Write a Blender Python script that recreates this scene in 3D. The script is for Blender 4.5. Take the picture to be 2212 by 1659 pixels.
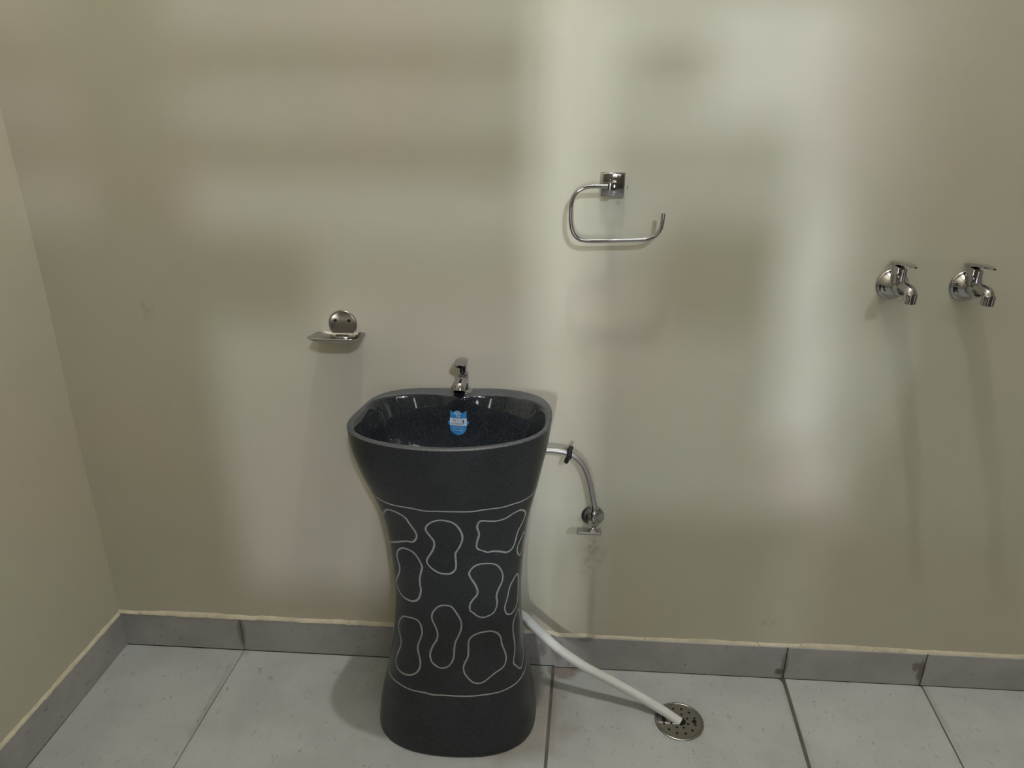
import bpy, bmesh, math, random
from mathutils import Vector, Matrix
from mathutils.geometry import tessellate_polygon

for o in list(bpy.data.objects):
    bpy.data.objects.remove(o, do_unlink=True)
sc = bpy.context.scene
COL = sc.collection
PI = math.pi
rnd = random.Random(7)

# ------------------------------------------------------------------ camera
cam_d = bpy.data.cameras.new('camera')
cam_d.sensor_fit = 'HORIZONTAL'
cam_d.sensor_width = 36.0
cam_d.lens = 36.0 * 1661.0 / 2212.0
cam_d.clip_start = 0.02
cam = bpy.data.objects.new('camera', cam_d)
COL.objects.link(cam)
cam.matrix_world = Matrix(((0.9980042, -0.0310267, 0.0549992, 0.0),
                           (0.0627299, 0.3871554, -0.9198781, 0.0),
                           (0.0072476, 0.9214923, 0.3883290, 1.46),
                           (0, 0, 0, 1)))
sc.camera = cam

# ------------------------------------------------------------------ world, lights, exposure
sc.view_settings.view_transform = 'Standard'
sc.view_settings.look = 'None'
sc.view_settings.gamma = 1.0
sc.view_settings.use_curve_mapping = False
sc.view_settings.exposure = 0.0

world = bpy.data.worlds.new('sky')
sc.world = world
world.use_nodes = True
wb = world.node_tree.nodes['Background']
wb.inputs[0].default_value = (0.95, 1.0, 1.02, 1)
wb.inputs[1].default_value = 5.0

SUN_DX, SUN_DZ = -0.31, -0.65          # sun drift per metre travelled towards the back wall
def add_light(name, kind, energy, loc, rot=None, color=(1, 1, 1)):
    d = bpy.data.lights.new(name, kind)
    d.energy = energy
    d.color = color
    o = bpy.data.objects.new(name, d)
    o.location = loc
    if rot is not None:
        o.rotation_euler = rot
    COL.objects.link(o)
    return o
sun = add_light('sun', 'SUN', 1.50, (1.5, -4, 5), None, (1.0, 1.07, 1.30))
sun.rotation_euler = Vector((SUN_DX, 1.0, SUN_DZ)).to_track_quat('-Z', 'Y').to_euler()
sun.data.angle = math.radians(1.8)
bulb = add_light('ceiling_bulb', 'POINT', 84.0, (0.0, 1.14, 3.5), None, (1.0, 1.0, 0.94))
bulb.data.shadow_soft_size = 0.035
doorlight = add_light('doorway_daylight', 'AREA', 88.0, (-0.45, -5.0, 1.3), (PI / 2, 0, 0), (0.96, 0.98, 1.0))
doorlight.data.shape = 'RECTANGLE'
doorlight.data.size = 0.10
doorlight.data.size_y = 0.7

sidelight = add_light('side_fill', 'AREA', 1.5, (2.56, 0.1, 1.1), (PI / 2, 0, PI / 2), (0.97, 1.0, 1.0))  # added fill light from the right; the wall there has no doorway
sidelight.data.shape = 'RECTANGLE'
sidelight.data.size = 0.8
sidelight.data.size_y = 2.0

# ------------------------------------------------------------------ helpers
def link(name, me, mat=None, parent=None, smooth=True, auto=None):
    if mat is not None:
        me.materials.append(mat)
    if smooth:
        for p in me.polygons:
            p.use_smooth = True
    o = bpy.data.objects.new(name, me)
    COL.objects.link(o)
    if parent is not None:
        o.parent = parent
    return o

def obj(name, bm, mat, parent=None, smooth=True, angle=35):
    bmesh.ops.recalc_face_normals(bm, faces=bm.faces)
    if smooth and angle:
        lim = math.radians(angle)
        for e in bm.edges:
            e.smooth = not (len(e.link_faces) == 2 and e.calc_face_angle(0) > lim)
    me = bpy.data.meshes.new(name)
    bm.to_mesh(me)
    bm.free()
    return link(name, me, mat, parent, smooth)

def thing(name, label, cat, loc=(0, 0, 0), group=None):
    o = bpy.data.objects.new(name, None)
    o.empty_display_size = 0.05
    o.location = loc
    COL.objects.link(o)
    o['label'] = label
    o['category'] = cat
    if group:
        o['group'] = group
    return o

def struct(o):
    o['kind'] = 'structure'
    return o

def add_box(bm, c, s, bevel=0.0, seg=1, rot=None):
    m = Matrix.Translation(c)
    if rot is not None:
        m = m @ rot.to_matrix().to_4x4()
    m = m @ Matrix.Diagonal((s[0], s[1], s[2], 1))
    r = bmesh.ops.create_cube(bm, size=1.0, matrix=m)
    if bevel > 0:
        es = {e for v in r['verts'] for e in v.link_edges}
        bmesh.ops.bevel(bm, geom=list(es), offset=bevel, segments=seg, affect='EDGES', profile=0.6)
    return bm

def box_bm(c, s, bevel=0.0, seg=1, rot=None):
    return add_box(bmesh.new(), c, s, bevel, seg, rot)

def add_loft(bm, rings, closed=True, cap0=False, cap1=False):
    vs = [[bm.verts.new(p) for p in r] for r in rings]
    n = len(rings[0])
    for a, b in zip(vs[:-1], vs[1:]):
        for i in range(n if closed else n - 1):
            j = (i + 1) % n
            try:
                bm.faces.new((a[i], a[j], b[j], b[i]))
            except ValueError:
                pass
    if cap0:
        bm.faces.new(vs[0][::-1])
    if cap1:
        bm.faces.new(vs[-1])
    return vs

def frame_of(axis):
    z = Vector(axis).normalized()
    x = z.orthogonal().normalized()
    return x, z.cross(x), z

def add_lathe(bm, prof, origin, axis, n=32, cap0=True, cap1=True):
    x, y, z = frame_of(axis)
    o = Vector(origin)
    rings = []
    for r, h in prof:
        rings.append([o + z * h + (x * math.cos(2 * PI * i / n) + y * math.sin(2 * PI * i / n)) * max(r, 1e-5) for i in range(n)])
    add_loft(bm, rings, True, cap0, cap1)
    return bm

def lathe_bm(prof, origin, axis, n=32, cap0=True, cap1=True):
    return add_lathe(bmesh.new(), prof, origin, axis, n, cap0, cap1)

def catmull(pts, sub, closed=False):
    P = [Vector(p) for p in pts]
    n = len(P)
    out = []
    for i in range(n if closed else n - 1):
        if closed:
            p0, p1, p2, p3 = P[(i - 1) % n], P[i], P[(i + 1) % n], P[(i + 2) % n]
        else:
            p0, p1, p2, p3 = P[max(i - 1, 0)], P[i], P[i + 1], P[min(i + 2, n - 1)]
        for k in range(sub):
            t = k / sub
            out.append(0.5 * ((2 * p1) + (-p0 + p2) * t + (2 * p0 - 5 * p1 + 4 * p2 - p3) * t * t + (-p0 + 3 * p1 - 3 * p2 + p3) * t ** 3))
    if not closed:
        out.append(P[-1].copy())
    return out

def add_tube(bm, path, rad, n=14, caps=True):
    path = [Vector(p) for p in path]
    if not hasattr(rad, '__len__'):
        rad = [rad] * len(path)
    t = (path[1] - path[0]).normalized()
    u = t.orthogonal().normalized()
    rings = []
    for i, p in enumerate(path):
        a = path[max(i - 1, 0)]
        b = path[min(i + 1, len(path) - 1)]
        t2 = (b - a).normalized()
        u = (u - t2 * u.dot(t2)).normalized()
        v = t2.cross(u)
        rings.append([p + (u * math.cos(2 * PI * k / n) + v * math.sin(2 * PI * k / n)) * rad[i] for k in range(n)])
    add_loft(bm, rings, True, caps, caps)
    return bm

def tube_bm(path, rad, n=14, caps=True):
    return add_tube(bmesh.new(), path, rad, n, caps)

# ------------------------------------------------------------------ materials
class NT:
    """small node-tree builder"""
    def __init__(self, name):
        self.m = bpy.data.materials.new(name)
        self.m.use_nodes = True
        self.t = self.m.node_tree
        self.b = self.t.nodes['Principled BSDF']
        tc = self.t.nodes.new('ShaderNodeNewGeometry')
        self.pos = tc.outputs['Position']
    def put(self, sock, v):
        if isinstance(v, bpy.types.NodeSocket):
            self.t.links.new(v, sock)
        elif hasattr(v, '__len__') and len(v) == 3 and sock.type == 'RGBA':
            sock.default_value = (*v, 1)
        else:
            sock.default_value = v
    def noise(self, scale, detail=3, rough=0.5, vec=None, dist=0.0):
        n = self.t.nodes.new('ShaderNodeTexNoise')
        n.inputs['Scale'].default_value = scale
        n.inputs['Detail'].default_value = detail
        n.inputs['Roughness'].default_value = rough
        n.inputs['Distortion'].default_value = dist
        self.t.links.new(vec or self.pos, n.inputs['Vector'])
        return n.outputs['Fac']
    def scaled(self, s):
        n = self.t.nodes.new('ShaderNodeVectorMath')
        n.operation = 'MULTIPLY'
        self.t.links.new(self.pos, n.inputs[0])
        n.inputs[1].default_value = s
        return n.outputs[0]
    def vor(self, scale):
        n = self.t.nodes.new('ShaderNodeTexVoronoi')
        n.inputs['Scale'].default_value = scale
        self.t.links.new(self.pos, n.inputs['Vector'])
        return n.outputs['Distance']
    def ramp(self, f, a, b, ca=(0, 0, 0), cb=(1, 1, 1)):
        n = self.t.nodes.new('ShaderNodeMapRange')
        n.interpolation_type = 'SMOOTHSTEP'
        self.put(n.inputs[0], f)
        n.inputs[1].default_value = a
        n.inputs[2].default_value = b
        return n.outputs[0]
    def mix(self, f, a, b):
        n = self.t.nodes.new('ShaderNodeMix')
        n.data_type = 'RGBA'
        self.put(n.inputs[0], f)
        self.put(n.inputs[6], a)
        self.put(n.inputs[7], b)
        return n.outputs[2]
    def math(self, op, a, b=0.0, c=None):
        n = self.t.nodes.new('ShaderNodeMath')
        n.operation = op
        self.put(n.inputs[0], a)
        self.put(n.inputs[1], b)
        if c is not None:
            self.put(n.inputs[2], c)
        return n.outputs[0]
    def blob(self, c, r, soft=0.5, wob=0.0, wscale=30.0):
        """1 inside an ellipsoid about c with radii r, 0 outside"""
        n = self.t.nodes.new('ShaderNodeVectorMath')
        n.operation = 'SUBTRACT'
        self.t.links.new(self.pos, n.inputs[0])
        n.inputs[1].default_value = c
        m = self.t.nodes.new('ShaderNodeVectorMath')
        m.operation = 'DIVIDE'
        self.t.links.new(n.outputs[0], m.inputs[0])
        m.inputs[1].default_value = r
        l = self.t.nodes.new('ShaderNodeVectorMath')
        l.operation = 'LENGTH'
        self.t.links.new(m.outputs[0], l.inputs[0])
        d = l.outputs['Value']
        if wob:
            d = self.math('ADD', d, self.math('MULTIPLY', self.math('SUBTRACT', self.noise(wscale, 4), 0.5), wob))
        return self.ramp(d, 1.0, 1.0 - soft)
    def bump(self, h, strength, dist=0.002):
        n = self.t.nodes.new('ShaderNodeBump')
        n.inputs['Strength'].default_value = strength
        n.inputs['Distance'].default_value = dist
        self.t.links.new(h, n.inputs['Height'])
        self.t.links.new(n.outputs[0], self.b.inputs['Normal'])
    def set(self, **k):
        for a, v in k.items():
            self.put(self.b.inputs[{'color': 'Base Color', 'rough': 'Roughness', 'metal': 'Metallic', 'spec': 'Specular IOR Level', 'coat': 'Coat Weight', 'coat_rough': 'Coat Roughness'}[a]], v)
        return self.m

def mat_wall():
    n = NT('cream_wall_paint')
    big = n.ramp(n.noise(1.7, 2), 0.40, 0.62)
    c = n.mix(big, (0.570, 0.550, 0.432), (0.585, 0.535, 0.428))
    c = n.mix(n.math('MULTIPLY', n.ramp(n.noise(9, 5, 0.6), 0.45, 0.75), 0.35), c, (0.55, 0.51, 0.385))
    # rusty damp streak under the angle valve, scuffs, glue spots
    st = n.math('MULTIPLY', n.blob((0.105, 1.577, 0.36), (0.045, 1, 0.10), 0.95, 0.8, 45), n.ramp(n.noise(70, 5, 0.7), 0.35, 0.7))
    c = n.mix(n.math('MULTIPLY', st, 0.5), c, (0.22, 0.16, 0.085))
    st2 = n.blob((0.11, 1.577, 0.20), (0.014, 1, 0.16), 0.9, 0.6, 40)
    c = n.mix(n.math('MULTIPLY', st2, 0.35), c, (0.36, 0.27, 0.15))
    for cx, cz, rx, rz, f, col in [(-0.905, 0.945, 0.022, 0.030, 0.35, (0.36, 0.34, 0.25)),
                                   (0.117, 1.197, 0.0068, 0.0068, 0.5, (0.36, 0.36, 0.28)),
                                   (0.1335, 1.2275, 0.0013, 0.006, 0.8, (0.12, 0.10, 0.07)),
                                   (-0.055, 1.40, 0.010, 0.09, 0.35, (0.56, 0.50, 0.47)),
                                   (0.55, 0.17, 0.03, 0.02, 0.35, (0.3, 0.26, 0.17))]:
        k = n.blob((cx, 1.577, cz), (rx, 1, rz), 0.6, 0.7 if rx > 0.01 else 0.25, 50)
        if rx > 0.012:
            k = n.math('MULTIPLY', k, n.ramp(n.noise(60, 4), 0.42, 0.62))
        c = n.mix(n.math('MULTIPLY', k, f), c, col)
    n.bump(n.noise(150, 4, 0.6), 0.10, 0.001)
    return n.set(color=c, rough=0.52, spec=0.35)

def mat_tile(name, base, dark, grime=True):
    n = NT(name)
    c = n.mix(n.ramp(n.noise(6, 5, 0.6), 0.35, 0.7), base, tuple(x * 0.86 for x in base))
    fl = n.noise(55, 6, 0.65, n.scaled((1.0, 0.55, 1.0)))
    c = n.mix(n.math('MULTIPLY', n.ramp(fl, 0.585, 0.72), 0.6), c, dark)
    c = n.mix(n.math('MULTIPLY', n.ramp(n.noise(120, 4, 0.6), 0.60, 0.72), 0.4), c, dark)
    c = n.mix(n.math('MULTIPLY', n.ramp(n.vor(36), 0.16, 0.05), n.math('MULTIPLY', n.ramp(n.noise(14, 2), 0.52, 0.66), 0.6)), c, dark)
    if grime:
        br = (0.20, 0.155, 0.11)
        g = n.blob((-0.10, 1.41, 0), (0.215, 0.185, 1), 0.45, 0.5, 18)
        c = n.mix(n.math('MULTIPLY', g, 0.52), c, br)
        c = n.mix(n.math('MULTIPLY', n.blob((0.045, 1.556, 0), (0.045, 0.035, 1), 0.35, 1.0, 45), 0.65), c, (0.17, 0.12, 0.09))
        c = n.mix(n.math('MULTIPLY', n.blob((0.324, 1.41, 0), (0.072, 0.072, 1), 0.4, 0.4, 40), 0.4), c, (0.24, 0.22, 0.18))
        for cx, cy, rx, ry in [(-0.82, 1.40, .012, .2), (-0.80, 1.56, .02, .012), (0.02, 1.45, .012, .25), (0.605, 1.45, 0.014, .25), (0.96, 1.5, .01, .2)]:
            c = n.mix(n.math('MULTIPLY', n.blob((cx, cy, 0), (rx, ry, 1), 0.7, 0.8, 30), 0.25), c, br)
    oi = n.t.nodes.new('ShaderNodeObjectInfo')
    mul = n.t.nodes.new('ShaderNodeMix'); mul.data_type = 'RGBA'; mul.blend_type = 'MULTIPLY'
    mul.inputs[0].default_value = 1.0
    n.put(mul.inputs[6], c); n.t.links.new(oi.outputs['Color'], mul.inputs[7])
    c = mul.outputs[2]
    n.bump(n.noise(90, 4), 0.06, 0.001)
    r = n.math('MULTIPLY_ADD', n.noise(20, 4), 0.18, 0.34)
    return n.set(color=c, rough=r, spec=0.4)

def mat_skirting():
    n = NT('grey_skirting_tile')
    c = n.mix(n.ramp(n.noise(7, 5, 0.6), 0.35, 0.7), (0.43, 0.418, 0.405), (0.35, 0.34, 0.328))
    c = n.mix(n.math('MULTIPLY', n.ramp(n.noise(60, 5, 0.6), 0.60, 0.74), 0.5), c, (0.10, 0.095, 0.085))
    br = (0.09, 0.06, 0.04)
    for cx, cz, rx, rz, f in [(0.596, 0.022, .014, .014, .8), (0.607, 0.05, .012, .06, .5), (0.945, 0.045, .012, .05, .7), (0.93, 0.06, .012, .02, .6), (0.03, 0.05, .02, .05, .35), (-0.806, 0.06, .014, .06, .55), (-0.01, 0.05, .015, .03, .4), (0.10, 0.095, .03, .012, .5)]:
        c = n.mix(n.math('MULTIPLY', n.blob((cx, 1.57, cz), (rx, 1, rz), 0.6, 0.9, 60), f), c, br)
    n.bump(n.noise(90, 4), 0.06, 0.001)
    return n.set(color=c, rough=0.45, spec=0.4)

def mat_stone(name, c0, c1, spk, rough, spkamt=0.6, coat=0.0):
    n = NT(name)
    c = n.mix(n.ramp(n.noise(260, 4, 0.7), 0.40, 0.66), c0, c1)
    c = n.mix(n.math('MULTIPLY', n.ramp(n.noise(520, 3, 0.7), 0.56, 0.72), spkamt), c, spk)
    c = n.mix(n.math('MULTIPLY', n.ramp(n.noise(7, 4), 0.42, 0.70), 0.25), c, tuple(x * 1.5 for x in c1))
    n.bump(n.noise(400, 3), 0.04, 0.0005)
    return n.set(color=c, rough=rough, spec=0.5, coat=coat, coat_rough=0.06)

def mat_plain(name, col, rough, metal=0.0, spec=0.5, var=0.0, scale=40.0, bump=0.0):
    n = NT(name)
    c = col
    if var:
        c = n.mix(n.math('MULTIPLY', n.ramp(n.noise(scale, 4), 0.4, 0.7), var), col, tuple(x * 0.55 for x in col))
    if bump:
        n.bump(n.noise(scale * 4, 3), bump, 0.001)
    return n.set(color=c, rough=rough, metal=metal, spec=spec)

def mat_braid():
    n = NT('braided_steel')
    w = n.t.nodes.new('ShaderNodeTexWave')
    w.inputs['Scale'].default_value = 170
    w.bands_direction = 'DIAGONAL'
    n.t.links.new(n.pos, w.inputs['Vector'])
    c = n.mix(w.outputs['Fac'], (0.30, 0.29, 0.29), (0.60, 0.58, 0.58))
    n.bump(w.outputs['Fac'], 0.35, 0.0006)
    return n.set(color=c, rough=0.38, metal=0.85)

M_WALL = mat_wall()
M_CEIL = mat_plain('white_ceiling_paint', (0.72, 0.71, 0.66), 0.7, var=0.1, scale=3)
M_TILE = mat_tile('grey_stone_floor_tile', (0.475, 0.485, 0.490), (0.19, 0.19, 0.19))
M_DIM = mat_plain('darkened_far_walls', (0.17, 0.155, 0.12), 0.5, var=0.15, scale=3)  # unseen walls darkened to cut bounce light and dim chrome reflections
M_GROUT = mat_plain('dirty_grout', (0.130, 0.113, 0.092), 0.9, var=0.5, scale=30)
M_SKIRT = mat_skirting()
def mat_filler():
    n = NT('cream_filler')
    c = n.mix(n.ramp(n.noise(30, 4), 0.4, 0.7), (0.66, 0.60, 0.46), (0.56, 0.50, 0.37))
    c = n.mix(n.math('MULTIPLY', n.ramp(n.noise(95, 5, 0.7), 0.58, 0.68), n.math('MULTIPLY', n.ramp(n.noise(7, 2), 0.45, 0.6), 0.75)), c, (0.13, 0.11, 0.085))
    n.bump(n.noise(200, 3), 0.3, 0.001)
    return n.set(color=c, rough=0.7)
M_CAULK = mat_filler()
M_STONE = mat_stone('dark_granite_satin', (0.0105, 0.0125, 0.0150), (0.029, 0.033, 0.038), (0.068, 0.076, 0.084), 0.29, 0.5)
M_BOWL = mat_stone('dark_granite_polished', (0.009, 0.011, 0.013), (0.028, 0.033, 0.037), (0.065, 0.072, 0.080), 0.045, 0.5, 0.9)
M_RIM = mat_stone('dark_granite_sawn', (0.042, 0.045, 0.050), (0.090, 0.095, 0.102), (0.165, 0.17, 0.18), 0.42, 0.5)
M_CARVE = mat_plain('chiselled_pale_stone', (0.37, 0.38, 0.375), 0.85, var=0.35, scale=160)
M_CHROME = mat_plain('chrome', (0.49, 0.475, 0.49), 0.04, metal=1.0, var=0.12, scale=60)
M_STEEL = mat_plain('stainless_steel', (0.43, 0.415, 0.40), 0.18, metal=1.0, var=0.2, scale=80)
M_DULL = mat_plain('dull_plated_metal', (0.42, 0.40, 0.39), 0.24, metal=1.0, var=0.25, scale=90)
M_BRAID = mat_braid()
M_BLACK = mat_plain('black_rubber', (0.008, 0.008, 0.008), 0.6, var=0.3)
M_HOLE = mat_plain('hole_dark_fill', (0.004, 0.004, 0.004), 0.9)  # near black, paints the darkness inside the drain and screw holes
M_PVC = mat_plain('white_plastic_hose', (0.74, 0.735, 0.72), 0.24, var=0.12, scale=25)
M_BLUE = mat_plain('blue_label_print', (0.035, 0.235, 0.52), 0.35, var=0.15, scale=120)
M_LBLUE = mat_plain('pale_blue_label_print', (0.22, 0.45, 0.68), 0.4)
M_WHITE = mat_plain('white_label_print', (0.60, 0.66, 0.70), 0.4, var=0.15, scale=200)
M_INK = mat_plain('black_label_ink', (0.01, 0.012, 0.014), 0.5)
M_GREYINK = mat_plain('faded_label_ink', (0.33, 0.42, 0.48), 0.5)
M_WOOD = mat_plain('painted_window_wood', (0.20, 0.15, 0.10), 0.6, var=0.3, scale=20)

# ------------------------------------------------------------------ room shell
YW = 1.577                      # back wall face
XL = -1.133                     # left corner
LEAN = 0.052                    # left wall and tile joints lean a little off square
CEIL = 4.0
YF, XR = -1.6, 2.6
def xleft(y):
    return XL + LEAN * (y - YW)

def wall_relief(x, z):
    h = 0.0012 * math.sin(2.3 * x + 1.1 * z + 0.4) + 0.0009 * math.sin(5.1 * x - 3.2 * z + 1.3) + 0.0006 * math.sin(9.7 * z + 4.0 * x)
    t = min(1, max(0, (x + 0.054) / 0.010))
    t = t * t * (3 - 2 * t)
    f = min(1, max(0, (z - 1.02) / 0.45))
    return h + 0.0028 * t * f * math.exp(-max(0, x + 0.045) * 3.0)

def grid_wall(name, fx, nu, nv, mat):
    bm = bmesh.new()
    vs = [[bm.verts.new(fx(u / nu, v / nv)) for u in range(nu + 1)] for v in range(nv + 1)]
    for v in range(nv):
        for u in range(nu):
            bm.faces.new((vs[v][u], vs[v][u + 1], vs[v + 1][u + 1], vs[v + 1][u]))
    return bm

def back_pt(u, v):
    # finer columns about the plaster seam
    x = XL - 0.02 + (XR - XL + 0.02) * u
    z = CEIL * v
    return Vector((x, YW - wall_relief(x, z), z))
bm = grid_wall('wall_back', back_pt, 420, 90, M_WALL)
# thickness behind the face
add_box(bm, ((XL + XR) / 2, YW + 0.06, CEIL / 2), (XR - XL + 0.3, 0.1, CEIL), 0)
wall_back = struct(obj('wall_back', bm, M_WALL, angle=60))

def left_pt(u, v):
    y = YF + (YW + 0.015 - YF) * u
    z = CEIL * v
    return Vector((xleft(y) + 0.0015 * math.sin(7 * z + 0.5) + 0.0012 * math.sin(3 * y + 2.4 * z), y, z))
bm = grid_wall('wall_left', left_pt, 30, 60, M_WALL)
wl = struct(obj('wall_left', bm, M_WALL))
bm = bmesh.new()
add_box(bm, (XR + 0.05, (YF + YW) / 2, CEIL / 2), (0.1, YW - YF, CEIL))
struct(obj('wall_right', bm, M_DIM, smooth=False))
bm = bmesh.new()
add_box(bm, ((XL + XR) / 2 - 0.05, (YF + YW) / 2, CEIL + 0.05), (XR - XL + 0.5, YW - YF + 0.3, 0.1))
struct(obj('ceiling', bm, M_CEIL, smooth=False))

# window opening in the front wall (behind the photographer); unseen, its infill shaped to pattern the sun
OX, OZ = -SUN_DX * (YW - YF), -SUN_DZ * (YW - YF)     # back-wall point -> window point
WX0, WX1, WZ0, WZ1 = -1.36 + OX, 1.10 + OX, 0.02 + OZ, 1.64 + OZ
DX0, DX1, DZ1 = -0.246, -0.168, 1.72                 # gap of the door standing ajar
bm = bmesh.new()
xa, xb = xleft(YF) - 0.1, XR + 0.1
T = 0.06
def fw(x0, x1, z0, z1):
    add_box(bm, ((x0 + x1) / 2, YF - T / 2, (z0 + z1) / 2), (x1 - x0, T, z1 - z0))
fw(xa, WX0, DZ1, CEIL); fw(WX1, xb, DZ1, CEIL); fw(WX0, WX1, WZ1, CEIL); fw(WX0, WX1, DZ1, WZ0)
fw(xa, DX0, 0, DZ1); fw(DX1, 0.60, 0, DZ1); fw(0.98, xb, 0, DZ1); fw(0.60, 0.98, 0, 0.55); fw(0.60, 0.98, 1.20, DZ1)
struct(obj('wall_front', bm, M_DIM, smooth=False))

win = bpy.data.objects.new('window_1', None)
win.location = ((WX0 + WX1) / 2, YF, WZ0)
COL.objects.link(win)
struct(win)
def winpart(name, bm):
    o = obj(name, bm, M_WOOD, win, smooth=False)
    o.matrix_parent_inverse = Matrix.Translation(win.location).inverted()
    return o
def wrect(bm, x0, x1, z0, z1, t=0.02):
    add_box(bm, ((x0 + x1) / 2 + OX, YF - 0.01, (z0 + z1) / 2 + OZ), (x1 - x0, t, z1 - z0))
bm = bmesh.new()
for r in [(-1.36, -1.33, 0.02, 1.64), (1.07, 1.10, 0.02, 1.64), (-1.36, 1.10, 1.61, 1.64), (-1.36, 1.10, 0.02, 0.05)]:
    wrect(bm, *r, t=0.05)
winpart('window_frame', bm)
for r in [(-1.33, -0.05, 1.25, 1.345), (-1.33, -0.05, 1.415, 1.51), (-0.97, -0.77, 1.13, 1.61)]:  # bars sized and placed for the dark bands on the back wall
    bm = bmesh.new(); wrect(bm, *r); winpart('mullion', bm)
for r in [(-1.33, -0.77, 0.05, 1.13), (-0.77, -0.52, 0.93, 1.13), (0.66, 1.07, 0.05, 0.46), (0.10, 0.54, 0.05, 0.15)]:  # invented panels that block the sun where the back wall is dark
    bm = bmesh.new(); wrect(bm, *r); winpart('sun_mask_panel', bm)
def sun_mask(x0, x1, z0, z1, open_, pitch=0.026):  # invented slats; openness per region sets sun brightness on the back wall
    z = z0
    while z < z1 - 0.002:
        bm = bmesh.new(); wrect(bm, x0, x1, z, min(z + pitch * (1 - open_), z1), 0.006); winpart('sun_mask_slat', bm)
        z += pitch
sun_mask(-1.33, -0.95, 1.13, 1.61, 0.36)
sun_mask(-0.79, -0.45, 1.13, 1.61, 0.56)
sun_mask(-0.45, -0.05, 1.13, 1.61, 0.60)
sun_mask(-0.52, -0.05, 0.95, 1.13, 0.44)
sun_mask(-0.77, -0.30, 0.22, 0.93, 0.50)
sun_mask(-0.30, -0.05, 0.22, 0.95, 0.62)
sun_mask(-0.77, -0.05, 0.05, 0.22, 0.18)
sun_mask(-0.03, 0.09, 0.05, 0.40, 0.06)
sun_mask(-0.03, 0.09, 0.40, 0.94, 0.55)
sun_mask(-0.03, 0.09, 0.94, 1.61, 0.72)
sun_mask(0.09, 0.21, 0.95, 1.15, 0.45)
sun_mask(0.21, 0.46, 0.94, 1.17, 0.10)
sun_mask(0.09, 0.46, 0.48, 0.94, 0.42)
sun_mask(0.10, 0.54, 0.15, 0.48, 0.05)
sun_mask(0.09, 0.46, 1.17, 1.26, 0.62)
sun_mask(0.09, 0.46, 1.26, 1.36, 0.50)
sun_mask(0.12, 0.28, 1.40, 1.53, 0.42)
sun_mask(0.46, 0.53, 0.46, 0.68, 0.50)
sun_mask(0.53, 0.66, 0.54, 0.68, 0.85)
sun_mask(0.53, 0.66, 0.46, 0.54, 0.55)
sun_mask(0.46, 0.48, 0.68, 0.95, 0.40)
sun_mask(0.62, 0.70, 0.68, 0.95, 0.40)
sun_mask(0.66, 0.74, 0.48, 0.68, 0.35)
sun_mask(0.54, 0.66, 0.05, 0.48, 0.28)
sun_mask(0.58, 0.68, 0.95, 1.20, 0.40)
sun_mask(0.52, 0.62, 1.20, 1.61, 0.62)
sun_mask(0.62, 0.72, 1.20, 1.61, 0.30)
sun_mask(0.72, 1.07, 1.20, 1.61, 0.13)
sun_mask(0.68, 1.07, 0.95, 1.20, 0.18)
sun_mask(0.72, 1.07, 0.46, 0.95, 0.20)

# added unseen opening, low right behind the photographer, for a highlight in the bowl
W2 = (0.60, 0.98, 0.55, 1.20)
win2 = bpy.data.objects.new('highlight_window', None)
win2.location = (W2[0], YF, W2[2])
COL.objects.link(win2)
struct(win2)
def win2part(name, bm):
    o = obj(name, bm, M_WOOD, win2, smooth=False)
    o.matrix_parent_inverse = Matrix.Translation(win2.location).inverted()
bm = bmesh.new()
for x0, x1, z0, z1 in [(W2[0], W2[0] + 0.03, W2[2], W2[3]), (W2[1] - 0.03, W2[1], W2[2], W2[3]), (W2[0], W2[1], W2[2], W2[2] + 0.03), (W2[0], W2[1], W2[3] - 0.03, W2[3])]:
    add_box(bm, ((x0 + x1) / 2, YF - 0.01, (z0 + z1) / 2), (x1 - x0, 0.05, z1 - z0))
win2part('window_frame', bm)
win2part('mullion', box_bm(((W2[0] + W2[1]) / 2, YF - 0.01, 0.93), (W2[1] - W2[0], 0.03, 0.07)))

door = bpy.data.objects.new('door_1', None)
door.location = (DX0, YF, 0)
COL.objects.link(door)
struct(door)
bm = box_bm((DX0 - 0.02, YF + 0.012, DZ1 / 2), (0.05, 0.024, DZ1))
add_box(bm, (DX1 + 0.02, YF + 0.012, DZ1 / 2), (0.05, 0.024, DZ1))
add_box(bm, ((DX0 + DX1) / 2, YF + 0.012, DZ1 + 0.025), (DX1 - DX0 + 0.09, 0.024, 0.05))
o = obj('door_frame', bm, M_WOOD, door, smooth=False)
o.matrix_parent_inverse = Matrix.Translation(door.location).inverted()

# ------------------------------------------------------------------ floor: grout bed and tiles
bm = box_bm(((XL + XR) / 2, (YF + YW) / 2, -0.0545), (XR - XL + 0.5, YW - YF + 0.4, 0.105))
floor = struct(obj('floor', bm, M_GROUT, smooth=False))
JY = 1.566
joints = [XL + 0.004, -0.806, 0.020, 0.611, 0.957, 1.56, 2.16, 2.75]
gaps = [0.0, 0.0016, 0.0070, 0.0085, 0.0038, 0.005, 0.005, 0.0]     # width of each joint
rows = [1.5685, 0.77, 0.165, -0.44, -1.045, -1.62]
def tile_poly(j, r):
    y1, y0 = rows[r] + (0.0032 if r == 0 and j < 2 else 0.0), rows[r + 1] + 0.004
    def xx(i, y, side):
        return joints[i] + 0.043 * (y - 1.57) + side * gaps[i] / 2
    pts = [(xx(j, y0, 1), y0), (xx(j + 1, y0, -1), y0), (xx(j + 1, y1, -1), y1), (xx(j, y1, 1), y1)]
    return pts
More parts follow.
